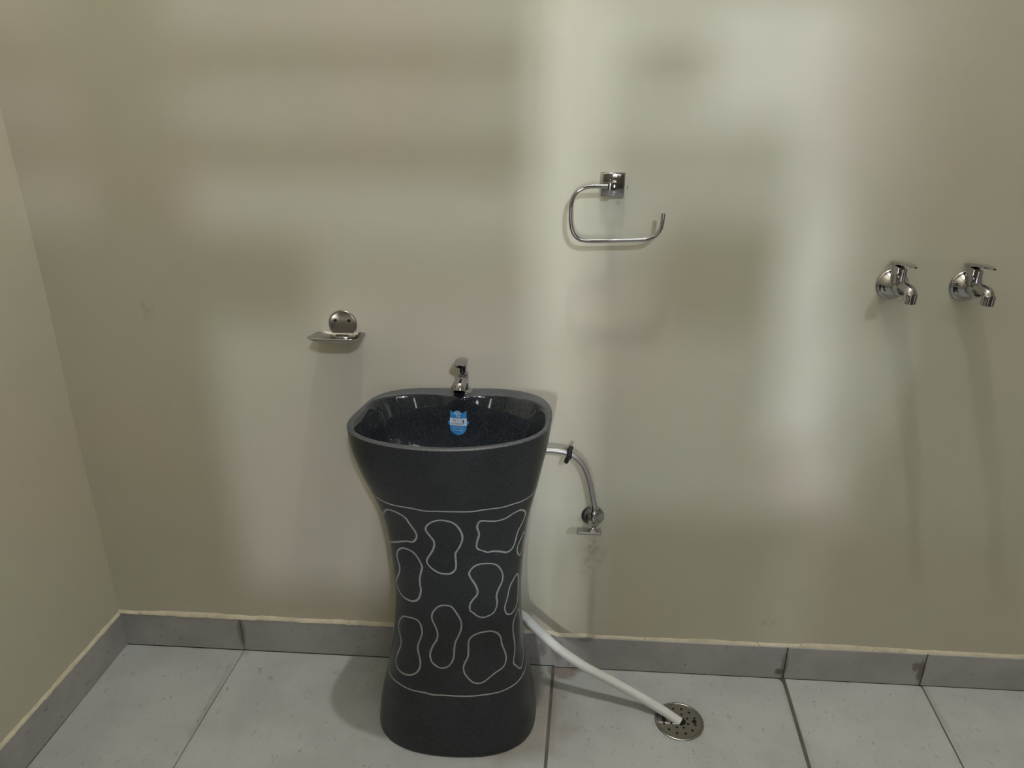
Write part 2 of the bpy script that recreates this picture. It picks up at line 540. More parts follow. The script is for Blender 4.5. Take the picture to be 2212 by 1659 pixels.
def round_corner(pts, i, r, n=4):
    p = Vector(pts[i]); a = Vector(pts[i - 1]); b = Vector(pts[(i + 1) % len(pts)])
    da = (a - p).normalized() * r; db = (b - p).normalized() * r
    out = []
    for k in range(n + 1):
        t = k / n
        out.append(tuple((1 - t) ** 2 * (p + da) + 2 * t * (1 - t) * p + t * t * (p + db)))
    return pts[:i] + out + pts[i + 1:]
def prism(pts, z0, z1, bev=0.0012):
    bm = bmesh.new()
    cx = sum(p[0] for p in pts) / len(pts); cy = sum(p[1] for p in pts) / len(pts)
    def ring(z, inset):
        out = []
        for x, y in pts:
            d = Vector((x - cx, y - cy))
            dx = x - math.copysign(min(inset, abs(d.x)), d.x); dy = y - math.copysign(min(inset, abs(d.y)), d.y)
            out.append((dx, dy, z))
        return out
    add_loft(bm, [ring(z0, 0), ring(z1 - bev, 0), ring(z1, bev)], True, True, True)
    return bm
for r in range(len(rows) - 1):
    for j in range(len(joints) - 1):
        p = tile_poly(j, r)
        if r == 0:
            if j == 2: p = round_corner(p, 2, 0.020)
            elif j == 3: p = round_corner(p, 2, 0.010)
            else: p = round_corner(p, 2, 0.003)
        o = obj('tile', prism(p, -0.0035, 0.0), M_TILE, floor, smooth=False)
        k = {0: 0.92, 1: 0.98, 2: 1.0, 3: 1.06, 4: 1.06}.get(j, 1.0) if r == 0 else rnd.uniform(0.94, 1.05)  # front row: light level put into tile tone, darker left, lighter right
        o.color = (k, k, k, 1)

# ------------------------------------------------------------------ skirting tiles and filler line
SK = 0.100
bb = bpy.data.objects.new('baseboard_back', None); bb.location = (0, YW, 0); COL.objects.link(bb); struct(bb)
def child_of(o, parent):
    o.matrix_parent_inverse = Matrix.Translation(parent.location).inverted()
    return o
def skirt_piece(x0, x1, y_face, ztop):
    bm = bmesh.new()
    add_box(bm, ((x0 + x1) / 2, (y_face + YW + 0.012) / 2, ztop / 2), (x1 - x0, YW + 0.012 - y_face, ztop), 0.0012)
    child_of(obj('skirting_tile', bm, M_SKIRT, bb, smooth=False), bb)
sj = [XL, -0.806, 0.020, 0.609, 0.952, 1.55, XR]
for i in range(len(sj) - 1):
    g = 0.0007 if i < 2 else 0.0016
    skirt_piece(sj[i] + g, sj[i + 1] - g, YW - (0.0045 if i < 2 else 0.0085), SK + (0.004 if i < 2 else 0.0))
bl = bpy.data.objects.new('baseboard_left', None); bl.location = (XL, YW, 0); COL.objects.link(bl); struct(bl)
ys = [YW - 0.0045, 0.78, 0.18, -0.42, -1.02, YF]
for i in range(len(ys) - 1):
    y1, y0 = ys[i] - 0.0006, ys[i + 1] + 0.0006
    bm = bmesh.new()
    pts = [(xleft(y0) - 0.01, y0), (xleft(y0) + 0.006, y0), (xleft(y1) + 0.006, y1), (xleft(y1) - 0.01, y1)]
    bm.free()
    child_of(obj('skirting_tile', prism(pts, 0.0, SK + 0.001, 0.001), M_SKIRT, bl, smooth=False), bl)

def filler(name, p0, p1, nrm, z0, parent, seed, hmin=0.006, hmax=0.013):
    """irregular bead of filler along the top of the skirting"""
    r = random.Random(seed)
    p0, p1, nrm = Vector(p0), Vector(p1), Vector(nrm)
    n = int((p1 - p0).length / 0.006)
    bm = bmesh.new()
    rows_ = [[], [], [], []]
    h = 0.009; d = 0.0
    for i in range(n + 1):
        q = p0.lerp(p1, i / n)
        h += r.uniform(-0.0012, 0.0012); h = min(hmax, max(hmin, h))
        d = 0.7 * d + r.uniform(-0.0009, 0.0009)
        th = 0.0030 + r.uniform(-0.0006, 0.0006)
        zb = z0 - 0.0012 + d
        rows_[0].append(bm.verts.new(q + Vector((0, 0, zb)) - nrm * 0.002))
        rows_[1].append(bm.verts.new(q + Vector((0, 0, zb)) + nrm * (th + 0.003)))
        rows_[2].append(bm.verts.new(q + Vector((0, 0, z0 + h * 0.7)) + nrm * th))
        rows_[3].append(bm.verts.new(q + Vector((0, 0, z0 + h)) - nrm * 0.002))
    for a, b in zip(rows_[:-1], rows_[1:]):
        for i in range(n):
            bm.faces.new((a[i], a[i + 1], b[i + 1], b[i]))
    return child_of(obj(name, bm, M_CAULK, parent, angle=80), parent)
filler('filler_line', (XL, YW, 0), (0.02, YW, 0), (0, -1, 0), SK + 0.004, bb, 3, 0.006, 0.011)
filler('filler_line', (0.02, YW, 0), (XR, YW, 0), (0, -1, 0), SK, bb, 5, 0.007, 0.012)
filler('filler_line', (xleft(YF), YF, 0), (XL, YW, 0), (1, 0, 0), SK + 0.001, bl, 8, 0.007, 0.014)

# ------------------------------------------------------------------ pedestal basin
HB = 0.785
Zk = [0, .05, .10, .17, .28, .37, .47, .58, .625, .69, .74, .785]
Ak = [.192, .186, .177, .1625, .147, .1420, .1465, .1605, .173, .1915, .203, .2075]
Ck = [-.2025, -.203, -.2025, -.202, -.2005, -.1990, -.1985, -.199, -.201, -.2065, -.2085, -.208]
Bk = [.776, .77, .765, .755, .745, .74, .74, .74, .738, .738, .737, .737]
RIMO = [1.0284, 0.0023, 0.0167, -0.0007, 0.0408, 0.0014, 0.0084, -0.0447, 0.0021, 0.0028, -0.0198]
RIMI = [1.0476, -0.0088, 0.0304, 0.0074, 0.033, 0.0088, 0.0281, -0.0595, 0.001, 0.0076, -0.0267]
BASE = [1.041, -0.0342, 0, -0.0163, 0, -0.0021, 0, -0.0384, 0, 0.0019, 0]
def four(co, ph):
    r = co[0]
    for k in range(1, 6):
        r += co[2 * k - 1] * math.cos(k * ph) + co[2 * k] * math.sin(k * ph)
    return r
def grad(xs, ys):
    n = len(xs); m = []
    for i in range(n):
        if i == 0: m.append((ys[1] - ys[0]) / (xs[1] - xs[0]))
        elif i == n - 1: m.append((ys[-1] - ys[-2]) / (xs[-1] - xs[-2]))
        else:
            h0, h1 = xs[i] - xs[i - 1], xs[i + 1] - xs[i]
            m.append((h0 * (ys[i + 1] - ys[i]) / h1 + h1 * (ys[i] - ys[i - 1]) / h0) / (h0 + h1))
    return m
GA, GC, GB = grad(Zk, Ak), grad(Zk, Ck), grad(Zk, Bk)
def herm(x, ys, m):
    i = 0
    while i < len(Zk) - 2 and x > Zk[i + 1]:
        i += 1
    h = Zk[i + 1] - Zk[i]; t = (x - Zk[i]) / h
    return (2*t**3-3*t**2+1)*ys[i] + (t**3-2*t**2+t)*h*m[i] + (-2*t**3+3*t**2)*ys[i+1] + (t**3-t**2)*h*m[i+1]
def surf(ph, z, off=0.0):
    a = herm(z, Ak, GA); b = a * herm(z, Bk, GB); cx = herm(z, Ck, GC)
    w = z / HB; w = w * w * (3 - 2 * w)
    r = (1 - w) * four(BASE, ph) + w * four(RIMO, ph)
    return Vector((cx + a * r * math.cos(ph), 1.42 + b * r * math.sin(ph), z))
def nrm(ph, z):
    e = 1e-3
    z0, z1 = max(0, z - e), min(HB, z + e)
    n = (surf(ph + e, z) - surf(ph - e, z)).cross(surf(ph, z1) - surf(ph, z0))
    return n.normalized()
ICX, ICY, IA, IB = -0.208, 1.408, 0.195, 0.127
def rim_in(ph):
    r = four(RIMI, ph)
    d = math.atan2(math.sin(ph - 1.52), math.cos(ph - 1.52))
    r -= 0.075 * math.exp(-(d / 0.13) ** 2)            # lobe left standing for the tap
    return r
def bowl_pt(ph, f, z):
    r0 = rim_in(ph)
    k = max(0.0, min(1.0, (HB - z) / 0.03)); 
    sm = 1.03
    r = (r0 * (1 - k) + (0.5 * r0 + 0.5 * four(RIMI, ph)) * k)
    return Vector((ICX + IA * r * f * math.cos(ph), ICY + IB * r * f * math.sin(ph), z))
BOWL = [(0.985, 0.0), (0.972, 0.002), (0.957, 0.007), (0.926, 0.019), (0.896, 0.032), (0.870, 0.046), (0.845, 0.064), (0.810, 0.085), (0.755, 0.107), (0.665, 0.128), (0.53, 0.146), (0.37, 0.157), (0.20, 0.162), (0.10, 0.163)]

basin = thing('pedestal_basin', 'dark granite pedestal wash basin, waisted column carved with pale looping outlines', 'basin', (-0.2025, 1.42, 0.0))
def bpart(name, bm, mat, angle=35):
    return child_of(obj(name, bm, mat, basin, True, angle), basin)
N = 128
phs = [2 * PI * i / N for i in range(N)]
rings = []
rings.append([surf(p, 0.0) + (Vector((-0.2025, 1.42, 0)) - surf(p, 0.0)) * 0.03 for p in phs])
for z in [0.004 + (HB - 0.002 - 0.004) * i / 110 for i in range(111)]:
    rings.append([surf(p, z) for p in phs])
bm = bmesh.new()
add_loft(bm, rings, True, True, False)
bpart('basin_body', bm, M_STONE, 50)
# sawn rim between the outer and the inner edge
bm = bmesh.new()
def lerp_ring(t, z):
    out = []
    for p in phs:
        o_ = surf(p, HB)
        i_ = bowl_pt(p, 0.985, HB)
        q = o_.lerp(i_, t); q.z = z
        out.append(q)
    return out
outer2 = [surf(p, HB - 0.002) for p in phs]
add_loft(bm, [outer2, lerp_ring(0.10, HB), lerp_ring(0.5, HB + 0.0006), lerp_ring(0.9, HB), lerp_ring(1.0, HB - 0.0015)])
bpart('rim', bm, M_RIM, 60)
bm = bmesh.new()
rings = [[bowl_pt(p, f, HB - 0.0015 - d) for p in phs] for f, d in BOWL]
add_loft(bm, rings, True, False, True)
for f in bm.faces: f.normal_flip()
me_bowl = bpart('bowl', bm, M_BOWL, 0)
bm = lathe_bm([(0.020, 0), (0.0205, 0.0018), (0.016, 0.0030), (0.013, 0.0012), (0.0, 0.0010)], (ICX, ICY, HB - 0.1648), (0, 0, 1), 24)
bpart('waste_fitting', bm, M_STEEL)

CARVED = [
    [(3.62,0.5952),(3.722,0.5901),(3.808,0.5999),(3.9,0.6133),(3.974,0.6183),(4.055,0.6179),(4.124,0.6144),(4.173,0.6083),(4.196,0.5971),(4.226,0.585),(4.253,0.5738),(4.258,0.5643),(4.238,0.5552),(4.182,0.5451),(4.098,0.5431),(3.974,0.5356),(3.807,0.5231),(3.616,0.5122),(3.46,0.535),(3.42,0.56),(3.46,0.585),(3.54,0.597)],
    [(4.401,0.5871),(4.407,0.5787),(4.441,0.5685),(4.476,0.5583),(4.482,0.5488),(4.463,0.5364),(4.418,0.5223),(4.374,0.5105),(4.353,0.5006),(4.384,0.4895),(4.451,0.4802),(4.521,0.4742),(4.586,0.473),(4.664,0.4735),(4.724,0.4799),(4.758,0.4908),(4.76,0.5064),(4.757,0.5268),(4.796,0.5384),(4.842,0.5551),(4.856,0.5696),(4.842,0.5831),(4.806,0.5969),(4.76,0.6069),(4.703,0.6117),(4.629,0.6142),(4.551,0.6119),(4.478,0.605),(4.421,0.595)],
    [(5.109,0.6094),(5.063,0.6049),(5.047,0.5929),(5.07,0.579),(5.071,0.5692),(5.051,0.5563),(5.046,0.5408),(5.086,0.5335),(5.145,0.5291),(5.206,0.5239),(5.282,0.5244),(5.392,0.5196),(5.516,0.5113),(5.605,0.5134),(5.668,0.5227),(5.696,0.5412),(5.715,0.5554),(5.769,0.5649),(5.82,0.5769),(5.834,0.5913),(5.775,0.6027),(5.672,0.6122),(5.595,0.6128),(5.521,0.6105),(5.441,0.605),(5.356,0.6029),(5.247,0.604)],
    [(3.996,0.52),(3.917,0.5115),(3.869,0.501),(3.844,0.4908),(3.855,0.4784),(3.877,0.4666),(3.869,0.4563),(3.825,0.4409),(3.728,0.421),(3.674,0.4079),(3.722,0.3983),(3.809,0.3892),(3.891,0.3843),(3.981,0.383),(4.077,0.3843),(4.15,0.391),(4.198,0.4017),(4.227,0.42),(4.22,0.4356),(4.225,0.4517),(4.252,0.4685),(4.277,0.4827),(4.26,0.4941),(4.221,0.5071),(4.178,0.5161),(4.126,0.5203),(4.061,0.5218)],
    [(5.213,0.4949),(5.117,0.4962),(5.038,0.4935),(4.979,0.486),(4.943,0.4743),(4.966,0.462),(5.013,0.4492),(5.054,0.4352),(5.069,0.4227),(5.048,0.4134),(4.993,0.4032),(4.954,0.3915),(4.954,0.3769),(5.005,0.3692),(5.068,0.3598),(5.153,0.355),(5.24,0.3567),(5.316,0.3612),(5.365,0.3724),(5.385,0.386),(5.371,0.4037),(5.401,0.4194),(5.448,0.4318),(5.474,0.4451),(5.464,0.459),(5.426,0.4718),(5.367,0.484),(5.292,0.4917)],
    [(5.812,0.4334),(5.727,0.4272),(5.658,0.4184),(5.618,0.4051),(5.585,0.3863),(5.541,0.3718),(5.531,0.3614),(5.559,0.3488),(5.612,0.3417),(5.696,0.3383),(5.754,0.3402),(5.85,0.345),(5.93,0.36),(5.95,0.385),(5.93,0.41),(5.88,0.43)],
    [(5.842,0.5265),(5.794,0.5191),(5.761,0.5083),(5.775,0.4966),(5.847,0.4837),(5.93,0.482),(6.0,0.495),(6.02,0.515),(5.98,0.532),(5.91,0.536)],
    [(3.907,0.3337),(3.827,0.3233),(3.777,0.3092),(3.763,0.2944),(3.795,0.2848),(3.843,0.2741),(3.869,0.259),(3.847,0.2435),(3.804,0.2249),(3.786,0.2082),(3.827,0.1949),(3.899,0.1892),(3.985,0.188),(4.087,0.1918),(4.168,0.2002),(4.217,0.2121),(4.235,0.2247),(4.225,0.2397),(4.198,0.2539),(4.178,0.2673),(4.191,0.2822),(4.22,0.2967),(4.235,0.3105),(4.221,0.3231),(4.19,0.3339),(4.129,0.3394),(4.04,0.3388)],
    [(4.565,0.3892),(4.496,0.3857),(4.426,0.3752),(4.386,0.3633),(4.382,0.35),(4.418,0.3365),(4.453,0.3241),(4.471,0.3102),(4.456,0.2968),(4.411,0.2827),(4.38,0.2688),(4.369,0.2555),(4.394,0.2409),(4.442,0.2327),(4.502,0.2275),(4.561,0.2268),(4.626,0.2311),(4.677,0.2409),(4.71,0.2552),(4.719,0.2753),(4.732,0.2931),(4.776,0.3098),(4.817,0.3277),(4.821,0.3456),(4.783,0.3611),(4.729,0.3755),(4.668,0.3873)],
    [(5.246,0.3163),(5.131,0.3171),(5.028,0.3128),(4.955,0.3049),(4.926,0.291),(4.925,0.2722),(4.915,0.2565),(4.869,0.2411),(4.851,0.2287),(4.868,0.2147),(4.918,0.2022),(4.975,0.1926),(5.05,0.1885),(5.135,0.1913),(5.227,0.2008),(5.323,0.2091),(5.417,0.2134),(5.478,0.2223),(5.507,0.2364),(5.489,0.2536),(5.447,0.2737),(5.437,0.2903),(5.387,0.3049),(5.315,0.313)],
    [(5.857,0.3259),(5.756,0.3157),(5.714,0.2959),(5.73,0.2682),(5.733,0.2449),(5.694,0.2285),(5.647,0.2111),(5.705,0.1979),(5.799,0.1815),(5.88,0.181),(5.986,0.189),(6.124,0.2014),(6.14,0.23),(6.1,0.26),(6.09,0.29),(6.05,0.318),(5.96,0.331)],
]

CARVED += [[(3.32 + 0.17 * math.cos(t) * (1 + 0.25 * math.cos(2 * t)), 0.275 + 0.075 * math.sin(t)) for t in [2 * PI * i / 14 for i in range(14)]],
           [(3.20 + 0.20 * math.cos(t), 0.43 + 0.055 * math.sin(t) * (1 + 0.2 * math.cos(t))) for t in [2 * PI * i / 14 for i in range(14)]],
           [(0.30 + 0.20 * math.cos(t), 0.38 + 0.07 * math.sin(t) * (1 + 0.2 * math.cos(3 * t))) for t in [2 * PI * i / 14 for i in range(14)]],
           [(0.25 + 0.19 * math.cos(t), 0.56 + 0.04 * math.sin(t)) for t in [2 * PI * i / 14 for i in range(14)]]]
def ribbon(pts, width, closed=True, sub=4, seed=1):
    r = random.Random(seed)
    q = catmull([(a, z, 0) for a, z in pts], sub, closed)
    P = [surf(v.x, min(max(v.y, 0.01), HB - 0.01)) for v in q]
    Nn = [nrm(v.x, min(max(v.y, 0.01), HB - 0.01)) for v in q]
    n = len(P)
    bm = bmesh.new(); rows_ = []
    w = width
    for i in range(n):
        a = P[(i - 1) % n] if closed or i else P[0]
        b = P[(i + 1) % n] if closed or i < n - 1 else P[-1]
        t = (b - a).normalized()
        s = Nn[i].cross(t).normalized()
        w = 0.8 * w + 0.2 * width * r.uniform(0.6, 1.4)
        rows_.append([bm.verts.new(P[i] + s * w * 0.5 - Nn[i] * 0.0003), bm.verts.new(P[i] + s * w * 0.3 + Nn[i] * 0.00045),
                      bm.verts.new(P[i] - s * w * 0.3 + Nn[i] * 0.00045), bm.verts.new(P[i] - s * w * 0.5 - Nn[i] * 0.0003)])
    for i in range(n if closed else n - 1):
        a, b = rows_[i], rows_[(i + 1) % n]
        for k in range(3):
            bm.faces.new((a[k], a[k + 1], b[k + 1], b[k]))
    return bm
for i, c in enumerate(CARVED):
    bpart('carved_outline', ribbon(c, 0.0047, True, 4, i), M_CARVE, 60)
for zr, sd in ((0.637, 31), (0.158, 32)):
    r = random.Random(sd)
    bpart('carved_line', ribbon([(2 * PI * i / 48, zr + r.uniform(-0.0012, 0.0012)) for i in range(48)], 0.0040, True, 4, sd), M_CARVE, 60)

# blue shield label stuck on the back wall of the bowl
def bowl_interp(d):
    for (f0, d0), (f1, d1) in zip(BOWL[:-1], BOWL[1:]):
        if d <= d1:
            t = (d - d0) / (d1 - d0); return f0 + (f1 - f0) * t
    return BOWL[-1][0]
ST_PH, ST_D, ST_W, ST_H = 1.567, 0.0570, 0.0235, 0.0270      # centre angle, depth below rim, half width, half height
def stick_pt(u, v, off):
    """u right, v up on the label, both -1..1"""
    d = ST_D - v * ST_H
    dx = u * ST_W
    f = bowl_interp(d)
    ph = ST_PH - dx / (IA * f)
    p = bowl_pt(ph, f, HB - 0.0015 - d)
    e = 1e-3
    d2 = d + 1e-3
    n = (bowl_pt(ph + e, f, p.z) - p).cross(bowl_pt(ph, bowl_interp(d2), HB - 0.0015 - d2) - p).normalized()
    if n.y > 0:
        n = -n
    return p + n * off
def patch(fl, fr, v0, v1, nv, nu, off):
    """grid patch between left and right border curves fl(v), fr(v)"""
    bm = bmesh.new(); rows_ = []
    for j in range(nv + 1):
        v = v0 + (v1 - v0) * j / nv
        a, b = fl(v), fr(v)
        rows_.append([bm.verts.new(stick_pt(a + (b - a) * i / nu, v, off)) for i in range(nu + 1)])
    for j in range(nv):
        for i in range(nu):
            bm.faces.new((rows_[j][i], rows_[j][i + 1], rows_[j + 1][i + 1], rows_[j + 1][i]))
    return bm
def half(v):
    if v < -0.35:
        t = (-0.35 - v) / 0.65
        return 0.80 * math.sqrt(max(0.0, 1 - t ** 1.8)) + 0.02
    return 0.80
lab = bpart('label_sticker', patch(lambda v: -half(v), lambda v: half(v), -1.0, 0.86, 22, 8, 0.0007), M_BLUE)
lab['label'] = 'blue and white shield shaped paper label'
def sub(name, bm, mat):
    o = obj(name, bm, mat, lab)
    o.matrix_parent_inverse = Matrix.Identity(4)
    return o
def quadp(u0, u1, v0, v1, off=0.0012, nu=3, nv=2):
    return patch(lambda v: u0, lambda v: u1, v0, v1, nv, nu, off)
sub('white_band', quadp(-0.82, 0.82, -0.22, 0.40, 0.0011, 8, 4), M_WHITE)
# scalloped top: small humps
bm = patch(lambda v: -0.42 * math.sqrt(max(0, 1 - ((v - 0.70) / 0.32) ** 2)) - 0.10, lambda v: 0.42 * math.sqrt(max(0, 1 - ((v - 0.70) / 0.32) ** 2)) - 0.10, 0.70, 1.02, 6, 6, 0.0010)
sub('crest', bm, M_LBLUE)
for s in (-1, 1):
    bm = patch(lambda v, s=s: min(s * 0.80, s * (0.80 - 0.30 * max(0.0, (0.98 - v) / 0.14))), lambda v, s=s: max(s * 0.80, s * (0.80 - 0.30 * max(0.0, (0.98 - v) / 0.14))), 0.84, 0.98, 3, 3, 0.0007)
    sub('corner', bm, M_BLUE)
for s, vv in ((-1, 0.05), (1, 0.02)):
    bm = patch(lambda v, s=s: min(s * 0.78, s * (0.78 + 0.28 * max(0, 1 - abs(v - 0.0) / 0.30))), lambda v, s=s: max(s * 0.78, s * (0.78 + 0.28 * max(0, 1 - abs(v - 0.0) / 0.30))), -0.30, 0.30, 8, 2, 0.0005)
    sub('ribbon_end', bm, M_BLUE)
# the letters T b, a swash, a mark and two lines of fine print
def letters(rects, mat, name):
    bm = bmesh.new()
    for u0, u1, v0, v1 in rects:
        rows_ = [[bm.verts.new(stick_pt(u0 + (u1 - u0) * i / 2, v0 + (v1 - v0) * j / 2, 0.0016)) for i in range(3)] for j in range(3)]
        for j in range(2):
            for i in range(2):
                bm.faces.new((rows_[j][i], rows_[j][i + 1], rows_[j + 1][i + 1], rows_[j + 1][i]))
    sub(name, bm, mat)
letters([(-0.30, -0.02, 0.68, 0.73), (-0.20, -0.11, 0.46, 0.70), (0.00, 0.06, 0.46, 0.72), (0.06, 0.17, 0.56, 0.61), (0.06, 0.17, 0.46, 0.50), (0.15, 0.20, 0.48, 0.60)], M_WHITE, 'lettering')
letters([(-0.52, -0.36, 0.24, 0.28), (-0.38, -0.22, 0.21, 0.25), (0.42, 0.58, 0.16, 0.26), (0.44, 0.53, 0.05, 0.18), (0.50, 0.57, -0.04, 0.06)], M_INK, 'swash')
x = -0.70
fine = []
r = random.Random(2)
while x < 0.40:
    w = r.uniform(0.05, 0.10)
    fine.append((x, x + w, -0.13, 0.02)); x += w + 0.03
letters(fine, M_GREYINK, 'brand_lettering')
fine = []
for v in (-0.38, -0.58):
    x = -0.55 + (0.0 if v > -0.5 else 0.02)
    while x < 0.42:
        w = r.uniform(0.06, 0.14)
        fine.append((x, x + w, v - 0.05, v + 0.04)); x += w + 0.025
letters(fine, M_LBLUE, 'fine_print')

# ------------------------------------------------------------------ basin pillar tap
TX, TY = -0.2005, 1.548
tap = thing('basin_tap', 'small chrome pillar tap standing on the back rim of the dark basin', 'tap', (TX, TY, HB))
def tpart(root, name, bm, mat=None, angle=35, sub_of=None):
    o = obj(name, bm, mat or M_CHROME, sub_of or root, True, angle)
    if sub_of is None:
        o.matrix_parent_inverse = Matrix.Translation(root.location).inverted()
    return o
tpart(tap, 'base_flange', lathe_bm([(0.021, 0), (0.021, 0.002), (0.019, 0.0045), (0.0135, 0.006), (0.013, 0.0065)], (TX, TY, HB + 0.0003), (0, 0, 1), 32))
tpart(tap, 'tap_body', lathe_bm([(0.0125, 0), (0.0125, 0.034), (0.0118, 0.0365), (0.0105, 0.0375)], (TX, TY, HB + 0.006), (0, 0, 1), 32))
p = catmull([(TX, TY, HB + 0.023), (TX - 0.0005, TY - 0.012, HB + 0.030), (TX - 0.001, TY - 0.028, HB + 0.031), (TX - 0.0015, TY - 0.040, HB + 0.028), (TX - 0.002, TY - 0.0455, HB + 0.020)], 5)
tpart(tap, 'spout', tube_bm(p, [0.0118 + 0.0012 * i / (len(p) - 1) for i in range(len(p))], 24))
tpart(tap, 'aerator', lathe_bm([(0.0134, 0.0), (0.0134, 0.004), (0.0123, 0.0045), (0.0123, 0.010), (0.0105, 0.0115), (0.004, 0.0108)], (TX - 0.002, TY - 0.0455, HB + 0.0215), (0, 0, -1), 28))
hd = tpart(tap, 'handle_stem', lathe_bm([(0.0125, 0), (0.0128, 0.0015), (0.0095, 0.003), (0.0088, 0.012), (0.0100, 0.022), (0.0105, 0.024)], (TX, TY, HB + 0.0435), (0, 0, 1), 28))
# lever: rounded paddle rising towards the viewer
bm = bmesh.new()
rings = []
for k in range(13):
    t = k / 12
    y = TY + 0.013 - 0.058 * t
    z = HB + 0.0700 + 0.0060 * t + 0.0035 * math.sin(PI * t)
    w = 0.0130 + 0.0016 * t
    if t > 0.78: w *= math.sqrt(max(0.02, 1 - ((t - 0.78) / 0.24) ** 2))
    if t < 0.15: w *= math.sqrt(max(0.05, 1 - ((0.15 - t) / 0.17) ** 2))
    th = 0.0068 - 0.0034 * t
    rings.append([(TX - 0.0006 + w * math.copysign(abs(math.cos(a)) ** 0.7, math.cos(a)), y, z + th * math.copysign(abs(math.sin(a)) ** 0.7, math.sin(a))) for a in [2 * PI * i / 20 for i in range(20)]])
add_loft(bm, rings, True, True, True)
tpart(tap, 'lever', bm, angle=50)

# ------------------------------------------------------------------ soap dish
SX, SZ = -0.4655, 0.9255
dish = thing('soap_dish', 'steel soap dish with round screw plate on the wall left of the basin', 'soap dish', (SX, YW, SZ))
# plate: disc cut off flat where the tray starts
bm = bmesh.new()
def arch(rad, y):
    pts = []
    for i in range(41):
        a = -0.72 + (PI + 1.44) * i / 40
        pts.append((SX + rad * math.cos(a), y, SZ + rad * math.sin(a)))
    return pts
add_loft(bm, [arch(0.0315, YW - 0.0006), arch(0.0315, YW - 0.0040), arch(0.0303, YW - 0.0058), arch(0.0275, YW - 0.0064)], True, True, True)
pl = tpart(dish, 'wall_plate', bm, M_STEEL, 12)
for dx in (-0.0155, 0.0150):
    o = obj('screw_hole', lathe_bm([(0.0038, 0.0), (0.0034, 0.0012), (0.0018, 0.0009)], (SX + dx, YW - 0.0064, SZ + 0.009), (0, -1, 0), 16), M_HOLE, pl)
# tray: shallow rounded pan, lip a little higher in front
def rrect(cx, cy, hx, hy, r, z, n=6, tilt=0.0):
    pts = []
    for qx, qy, a0 in ((1, 1, 0), (-1, 1, PI / 2), (-1, -1, PI), (1, -1, 1.5 * PI)):
        for k in range(n + 1):
            a = a0 + PI / 2 * k / n
            x_ = cx + qx * (hx - r) + r * math.cos(a); y_ = cy + qy * (hy - r) + r * math.sin(a)
            pts.append((x_, y_, z + tilt * (cy - y_)))
    return pts
TCX, TCY = -0.4670, YW - 0.0500
bm = bmesh.new()
tl = 0.17
add_loft(bm, [rrect(TCX, TCY, 0.030, 0.026, 0.012, 0.9030, 6, tl), rrect(TCX, TCY, 0.040, 0.036, 0.016, 0.9038, 6, tl), rrect(TCX, TCY, 0.0500, 0.0435, 0.018, 0.9095, 6, tl), rrect(TCX, TCY, 0.0550, 0.0470, 0.018, 0.9150, 6, tl),
              rrect(TCX, TCY, 0.0545, 0.0465, 0.018, 0.9156, 6, tl), rrect(TCX, TCY, 0.0485, 0.0425, 0.018, 0.9108, 6, tl), rrect(TCX, TCY, 0.039, 0.035, 0.016, 0.9052, 6, tl), rrect(TCX, TCY, 0.030, 0.026, 0.012, 0.9045, 6, tl)], True, True, True)
tpart(dish, 'tray', bm, M_STEEL, 50)
bm = box_bm((SX, YW - 0.012, 0.9010), (0.030, 0.026, 0.004), 0.001)
tpart(dish, 'bracket', bm, M_STEEL)

# ------------------------------------------------------------------ towel ring
RX, RZ = 0.1035, 1.2335
ring = thing('towel_ring', 'chrome open towel ring hanging from a square plate above the basin', 'towel ring', (RX, YW, RZ))
bm = bmesh.new()
def sq(h, y):
    return [(RX - h, y, RZ - h), (RX + h, y, RZ - h), (RX + h, y, RZ + h), (RX - h, y, RZ + h)]
add_loft(bm, [sq(0.0235, YW + 0.003), sq(0.0235, YW - 0.010), sq(0.0205, YW - 0.0125)], True, True, True)
tpart(ring, 'wall_plate', bm, angle=20)
bm = box_bm((RX - 0.003, YW - 0.0265, RZ + 0.001), (0.017, 0.031, 0.017), 0.0012, 2)
tpart(ring, 'post', bm, angle=30)
yr = YW - 0.037
path = [(0.1009, yr, 1.2346), (0.0756, yr, 1.2341), (0.0565, yr, 1.2333), (0.0403, yr, 1.2280), (0.0282, yr, 1.2169), (0.0224, yr, 1.1998), (0.0217, yr, 1.1806), (0.0230, yr, 1.1605), (0.0277, yr, 1.1438), (0.0363, yr, 1.1327), (0.0504, yr, 1.1272), (0.0756, yr, 1.1267), (0.1230, yr, 1.1288), (0.1593, yr, 1.1304), (0.1775, yr, 1.1327), (0.1916, yr, 1.1398), (0.2002, yr, 1.1519), (0.2032, yr, 1.1675), (0.2035, yr, 1.1837)]
tpart(ring, 'ring_bar', tube_bm(catmull(path, 5), 0.0042, 20))

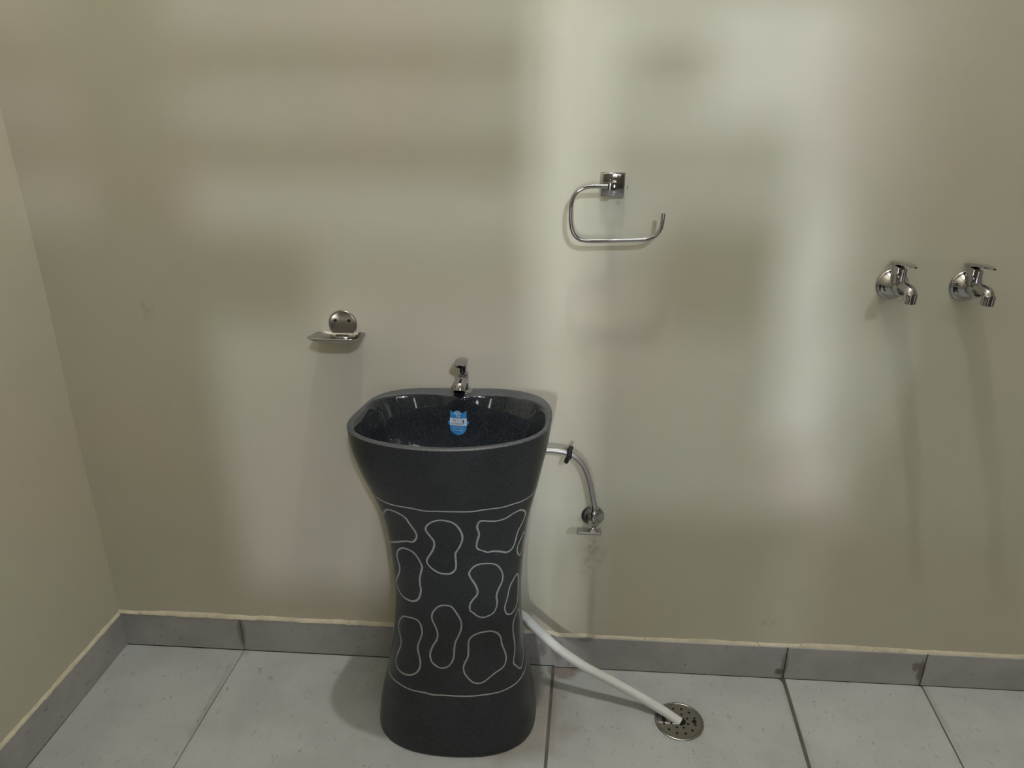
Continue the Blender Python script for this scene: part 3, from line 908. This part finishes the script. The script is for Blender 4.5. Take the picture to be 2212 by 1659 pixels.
# ------------------------------------------------------------------ two wall taps
def wall_tap(x, z, yaw, label):
    root = thing('wall_tap', label, 'tap', (x, YW, z), 'pair of wall taps')
    rootm = Matrix.Translation((x, YW, z))
    def P(name, bm, mat=None, angle=35):
        # shapes are given relative to the flange centre, y pointing out of the wall is negative
        bmesh.ops.rotate(bm, verts=bm.verts, cent=(0, 0, 0), matrix=Matrix.Rotation(yaw, 3, 'Z'))
        return obj(name, bm, mat or M_CHROME, root, True, angle)
    P('wall_flange', lathe_bm([(0.0320, -0.002), (0.0325, 0.0015), (0.0318, 0.0045), (0.0290, 0.0062), (0.0265, 0.0085), (0.0235, 0.0140), (0.0195, 0.0190), (0.0150, 0.0225), (0.0125, 0.0240)], (0, 0, 0), (0, -1, 0), 40), angle=60)
    P('tap_body', lathe_bm([(0.0125, 0.018), (0.0130, 0.030), (0.0132, 0.045), (0.0125, 0.052), (0.009, 0.0545)], (0, 0, 0.001), (0, -1, 0), 28))
    p = catmull([(0, -0.030, 0.002), (0, -0.050, 0.008), (0, -0.070, 0.0105), (0, -0.086, 0.0085), (0, -0.0935, 0.000)], 5)
    P('spout', tube_bm(p, [0.0105 + 0.001 * i / (len(p) - 1) for i in range(len(p))], 24))
    P('aerator', lathe_bm([(0.0126, 0.0), (0.0126, 0.0055), (0.0120, 0.0060), (0.0122, 0.0185), (0.0110, 0.0195), (0.006, 0.0185)], (0, -0.0935, 0.0060), (0, 0, -1), 28))
    P('spindle', lathe_bm([(0.0110, 0.0), (0.0112, 0.004), (0.0098, 0.006), (0.0098, 0.030), (0.0085, 0.032)], (0, -0.034, 0.010), (0, 0, 1), 28))
    bm = bmesh.new()
    add_box(bm, (-0.0050, -0.028, 0.0275), (0.015, 0.029, 0.036), 0.003, 2)
    rings = []
    for k in range(11):
        t = k / 10
        y = -0.010 - 0.082 * t
        w = 0.0140 - 0.0030 * t
        if t > 0.75: w *= max(0.25, 1 - (t - 0.75) / 0.34)
        zc = 0.0450 + 0.0115 * t + 0.0025 * math.sin(PI * t)
        th = 0.0050 - 0.0036 * t
        rings.append([(-0.001 + w * math.copysign(abs(math.cos(a)) ** 0.5, math.cos(a)), y, zc + th * math.copysign(abs(math.sin(a)) ** 0.5, math.sin(a))) for a in [2 * PI * (i + 0.5) / 16 for i in range(16)]])
    add_loft(bm, rings, True, True, True)
    P('lever', bm, angle=30)
    return root
wall_tap(0.683, 1.043, 0.0, 'chrome wall tap with flat lever, the one nearer the towel ring')
wall_tap(0.829, 1.043, 0.0, 'chrome wall tap with flat lever, at the right edge of the picture')

# ------------------------------------------------------------------ angle valve, supply hose, tie
VX, VZ = 0.1010, 0.4610
valve = thing('angle_valve', 'dull metal angle valve with flat lever low on the wall right of the basin', 'valve', (VX, YW, VZ))
tpart(valve, 'wall_flange', lathe_bm([(0.0275, -0.002), (0.0275, 0.002), (0.0262, 0.0042), (0.0200, 0.0058), (0.0125, 0.0095), (0.0110, 0.0105)], (VX, YW, VZ), (0, -1, 0), 36), M_DULL, 60)
tpart(valve, 'valve_body', lathe_bm([(0.0095, 0.008), (0.0100, 0.022), (0.0118, 0.026), (0.0118, 0.040), (0.0100, 0.044), (0.0078, 0.056)], (VX, YW, VZ), (0, -1, 0), 28), M_DULL)
vy = YW - 0.033
tpart(valve, 'outlet', lathe_bm([(0.0088, 0.0), (0.0088, 0.018), (0.0078, 0.020)], (VX, vy, VZ + 0.004), (0, 0, 1), 24), M_DULL)
tpart(valve, 'hex_nut', lathe_bm([(0.0112, 0.0), (0.0118, 0.001), (0.0118, 0.011), (0.0100, 0.012)], (VX + 0.0004, vy, VZ + 0.0225), (0, 0, 1), 6), M_DULL, 20)
bm = box_bm((VX - 0.011, YW - 0.064, VZ - 0.003), (0.056, 0.022, 0.0080), 0.0035, 3)
add_lathe(bm, [(0.0085, 0), (0.0085, 0.012), (0.007, 0.014)], (VX - 0.002, YW - 0.053, VZ - 0.001), (0, -1, 0), 20)
tpart(valve, 'lever', bm, M_DULL)

hose = thing('supply_hose', 'braided steel supply hose curving from the basin down to the valve', 'hose', (VX, vy, VZ + 0.034))
yh = YW - 0.032
hp = [(-0.052, yh - 0.004, 0.6488), (-0.014, yh, 0.6482), (0.012, yh, 0.6472), (0.036, yh, 0.6420), (0.056, yh, 0.6310), (0.0745, yh, 0.6070), (0.088, yh, 0.5700), (0.0965, yh, 0.5300), (VX + 0.0004, vy, 0.5080), (VX + 0.0004, vy, VZ + 0.0340)]
tpart(hose, 'braided_sleeve', tube_bm(catmull(hp, 6), 0.0064, 18), M_BRAID)
tpart(hose, 'crimp_collar', lathe_bm([(0.0072, 0), (0.0078, 0.001), (0.0078, 0.012), (0.0070, 0.013)], (VX + 0.0004, vy, VZ + 0.0345), (0, 0, 1), 24), M_DULL)
tie = thing('rubber_tie', 'black rubber tie knotted round the steel supply hose', 'tie', (0.038, yh, 0.641))
c = Vector((0.0372, yh, 0.6415)); ax = Vector((0.998, 0, -0.05)).normalized()
up_ = Vector((0.05, 0, 0.998)); sd_ = Vector((0, -1, 0))
def tie_loop(r0, r1, dx):
    return [c + ax * dx + up_ * (r0 * math.cos(a)) + sd_ * (r1 * math.sin(a)) for a in [2 * PI * i / 20 for i in range(21)]]
bm = bmesh.new()
add_tube(bm, tie_loop(0.0096, 0.0094, 0.0), 0.0044, 10)
add_tube(bm, tie_loop(0.0098, 0.0096, 0.0030), 0.0040, 10)
tpart(tie, 'loop', bm, M_BLACK)
bm = tube_bm(catmull([c + up_ * 0.006 + sd_ * 0.011, c + up_ * 0.015 + sd_ * 0.004 + ax * 0.003, c + up_ * 0.0185 + ax * 0.004], 4), [0.0050] * 8 + [0.0044], 12)
add_tube(bm, catmull([c - up_ * 0.002 + sd_ * 0.0125, c - up_ * 0.012 + sd_ * 0.007 - ax * 0.003, c - up_ * 0.0205 + sd_ * 0.004 - ax * 0.004], 4), [0.0052] * 8 + [0.0046], 12)
tpart(tie, 'tail', bm, M_BLACK)

# ------------------------------------------------------------------ white waste hose and floor drain
FX, FY = 0.3240, 1.4095
drain = thing('floor_drain', 'round perforated steel floor drain set in the grey tile', 'drain', (FX, FY, 0))
tpart(drain, 'drain_rim', lathe_bm([(0.0585, -0.003), (0.0585, 0.0010), (0.0570, 0.0024), (0.0540, 0.0030), (0.0525, 0.0020), (0.0520, 0.0005), (0.0515, -0.002)], (FX, FY, 0), (0, 0, 1), 56, False, False), M_STEEL, 50)
holes = [(0.003, -0.001, 0.0128), (-0.036, 0.0, 0.0056), (0.036, 0.0, 0.0056)]
for i in range(12):
    a = 2 * PI * (i + 0.5) / 12
    holes.append((0.0385 * math.cos(a), 0.0385 * math.sin(a), 0.0032))
for i in range(8):
    a = 2 * PI * (i + 0.5) / 8
    holes.append((0.0215 * math.cos(a), 0.0215 * math.sin(a), 0.0031))
loops = [[Vector((0.0518 * math.cos(2 * PI * i / 56), 0.0518 * math.sin(2 * PI * i / 56), 0)) for i in range(56)]]
for hx, hy, hr in holes:
    loops.append([Vector((hx + hr * math.cos(-2 * PI * i / 12), hy + hr * math.sin(-2 * PI * i / 12), 0)) for i in range(12)])
flat = [v for l in loops for v in l]
tris = tessellate_polygon(loops)
bm = bmesh.new()
bv = [bm.verts.new((FX + v.x, FY + v.y, 0.0014)) for v in flat]
for t in tris:
    try: bm.faces.new([bv[i] for i in t])
    except ValueError: pass
r_ = bmesh.ops.extrude_face_region(bm, geom=bm.faces[:])
for v in [g for g in r_['geom'] if isinstance(g, bmesh.types.BMVert)]:
    v.co.z -= 0.0009
tpart(drain, 'grate', bm, M_STEEL, 30)
tpart(drain, 'well_black_disc', lathe_bm([(0.051, 0.0002), (0.0, 0.0002)], (FX, FY, 0), (0, 0, 1), 32, False, False), M_HOLE)  # flat black disc standing in for the shaded depth under the grate

waste = thing('waste_hose', 'white plastic waste hose running from the basin down into the floor drain', 'hose', (FX, FY, 0))
wp = [(-0.086, 1.4985, 0.2325), (-0.0575, 1.508, 0.210), (-0.035, 1.508, 0.186), (0.021, 1.494, 0.1365), (0.090, 1.478, 0.0940), (0.1585, 1.464, 0.0645), (0.226, 1.447, 0.0370), (0.281, 1.429, 0.0150), (0.318, 1.413, 0.0005), (0.326, 1.4092, -0.003)]
tpart(waste, 'hose_tube', tube_bm(catmull(wp, 6), 0.0114, 20), M_PVC)
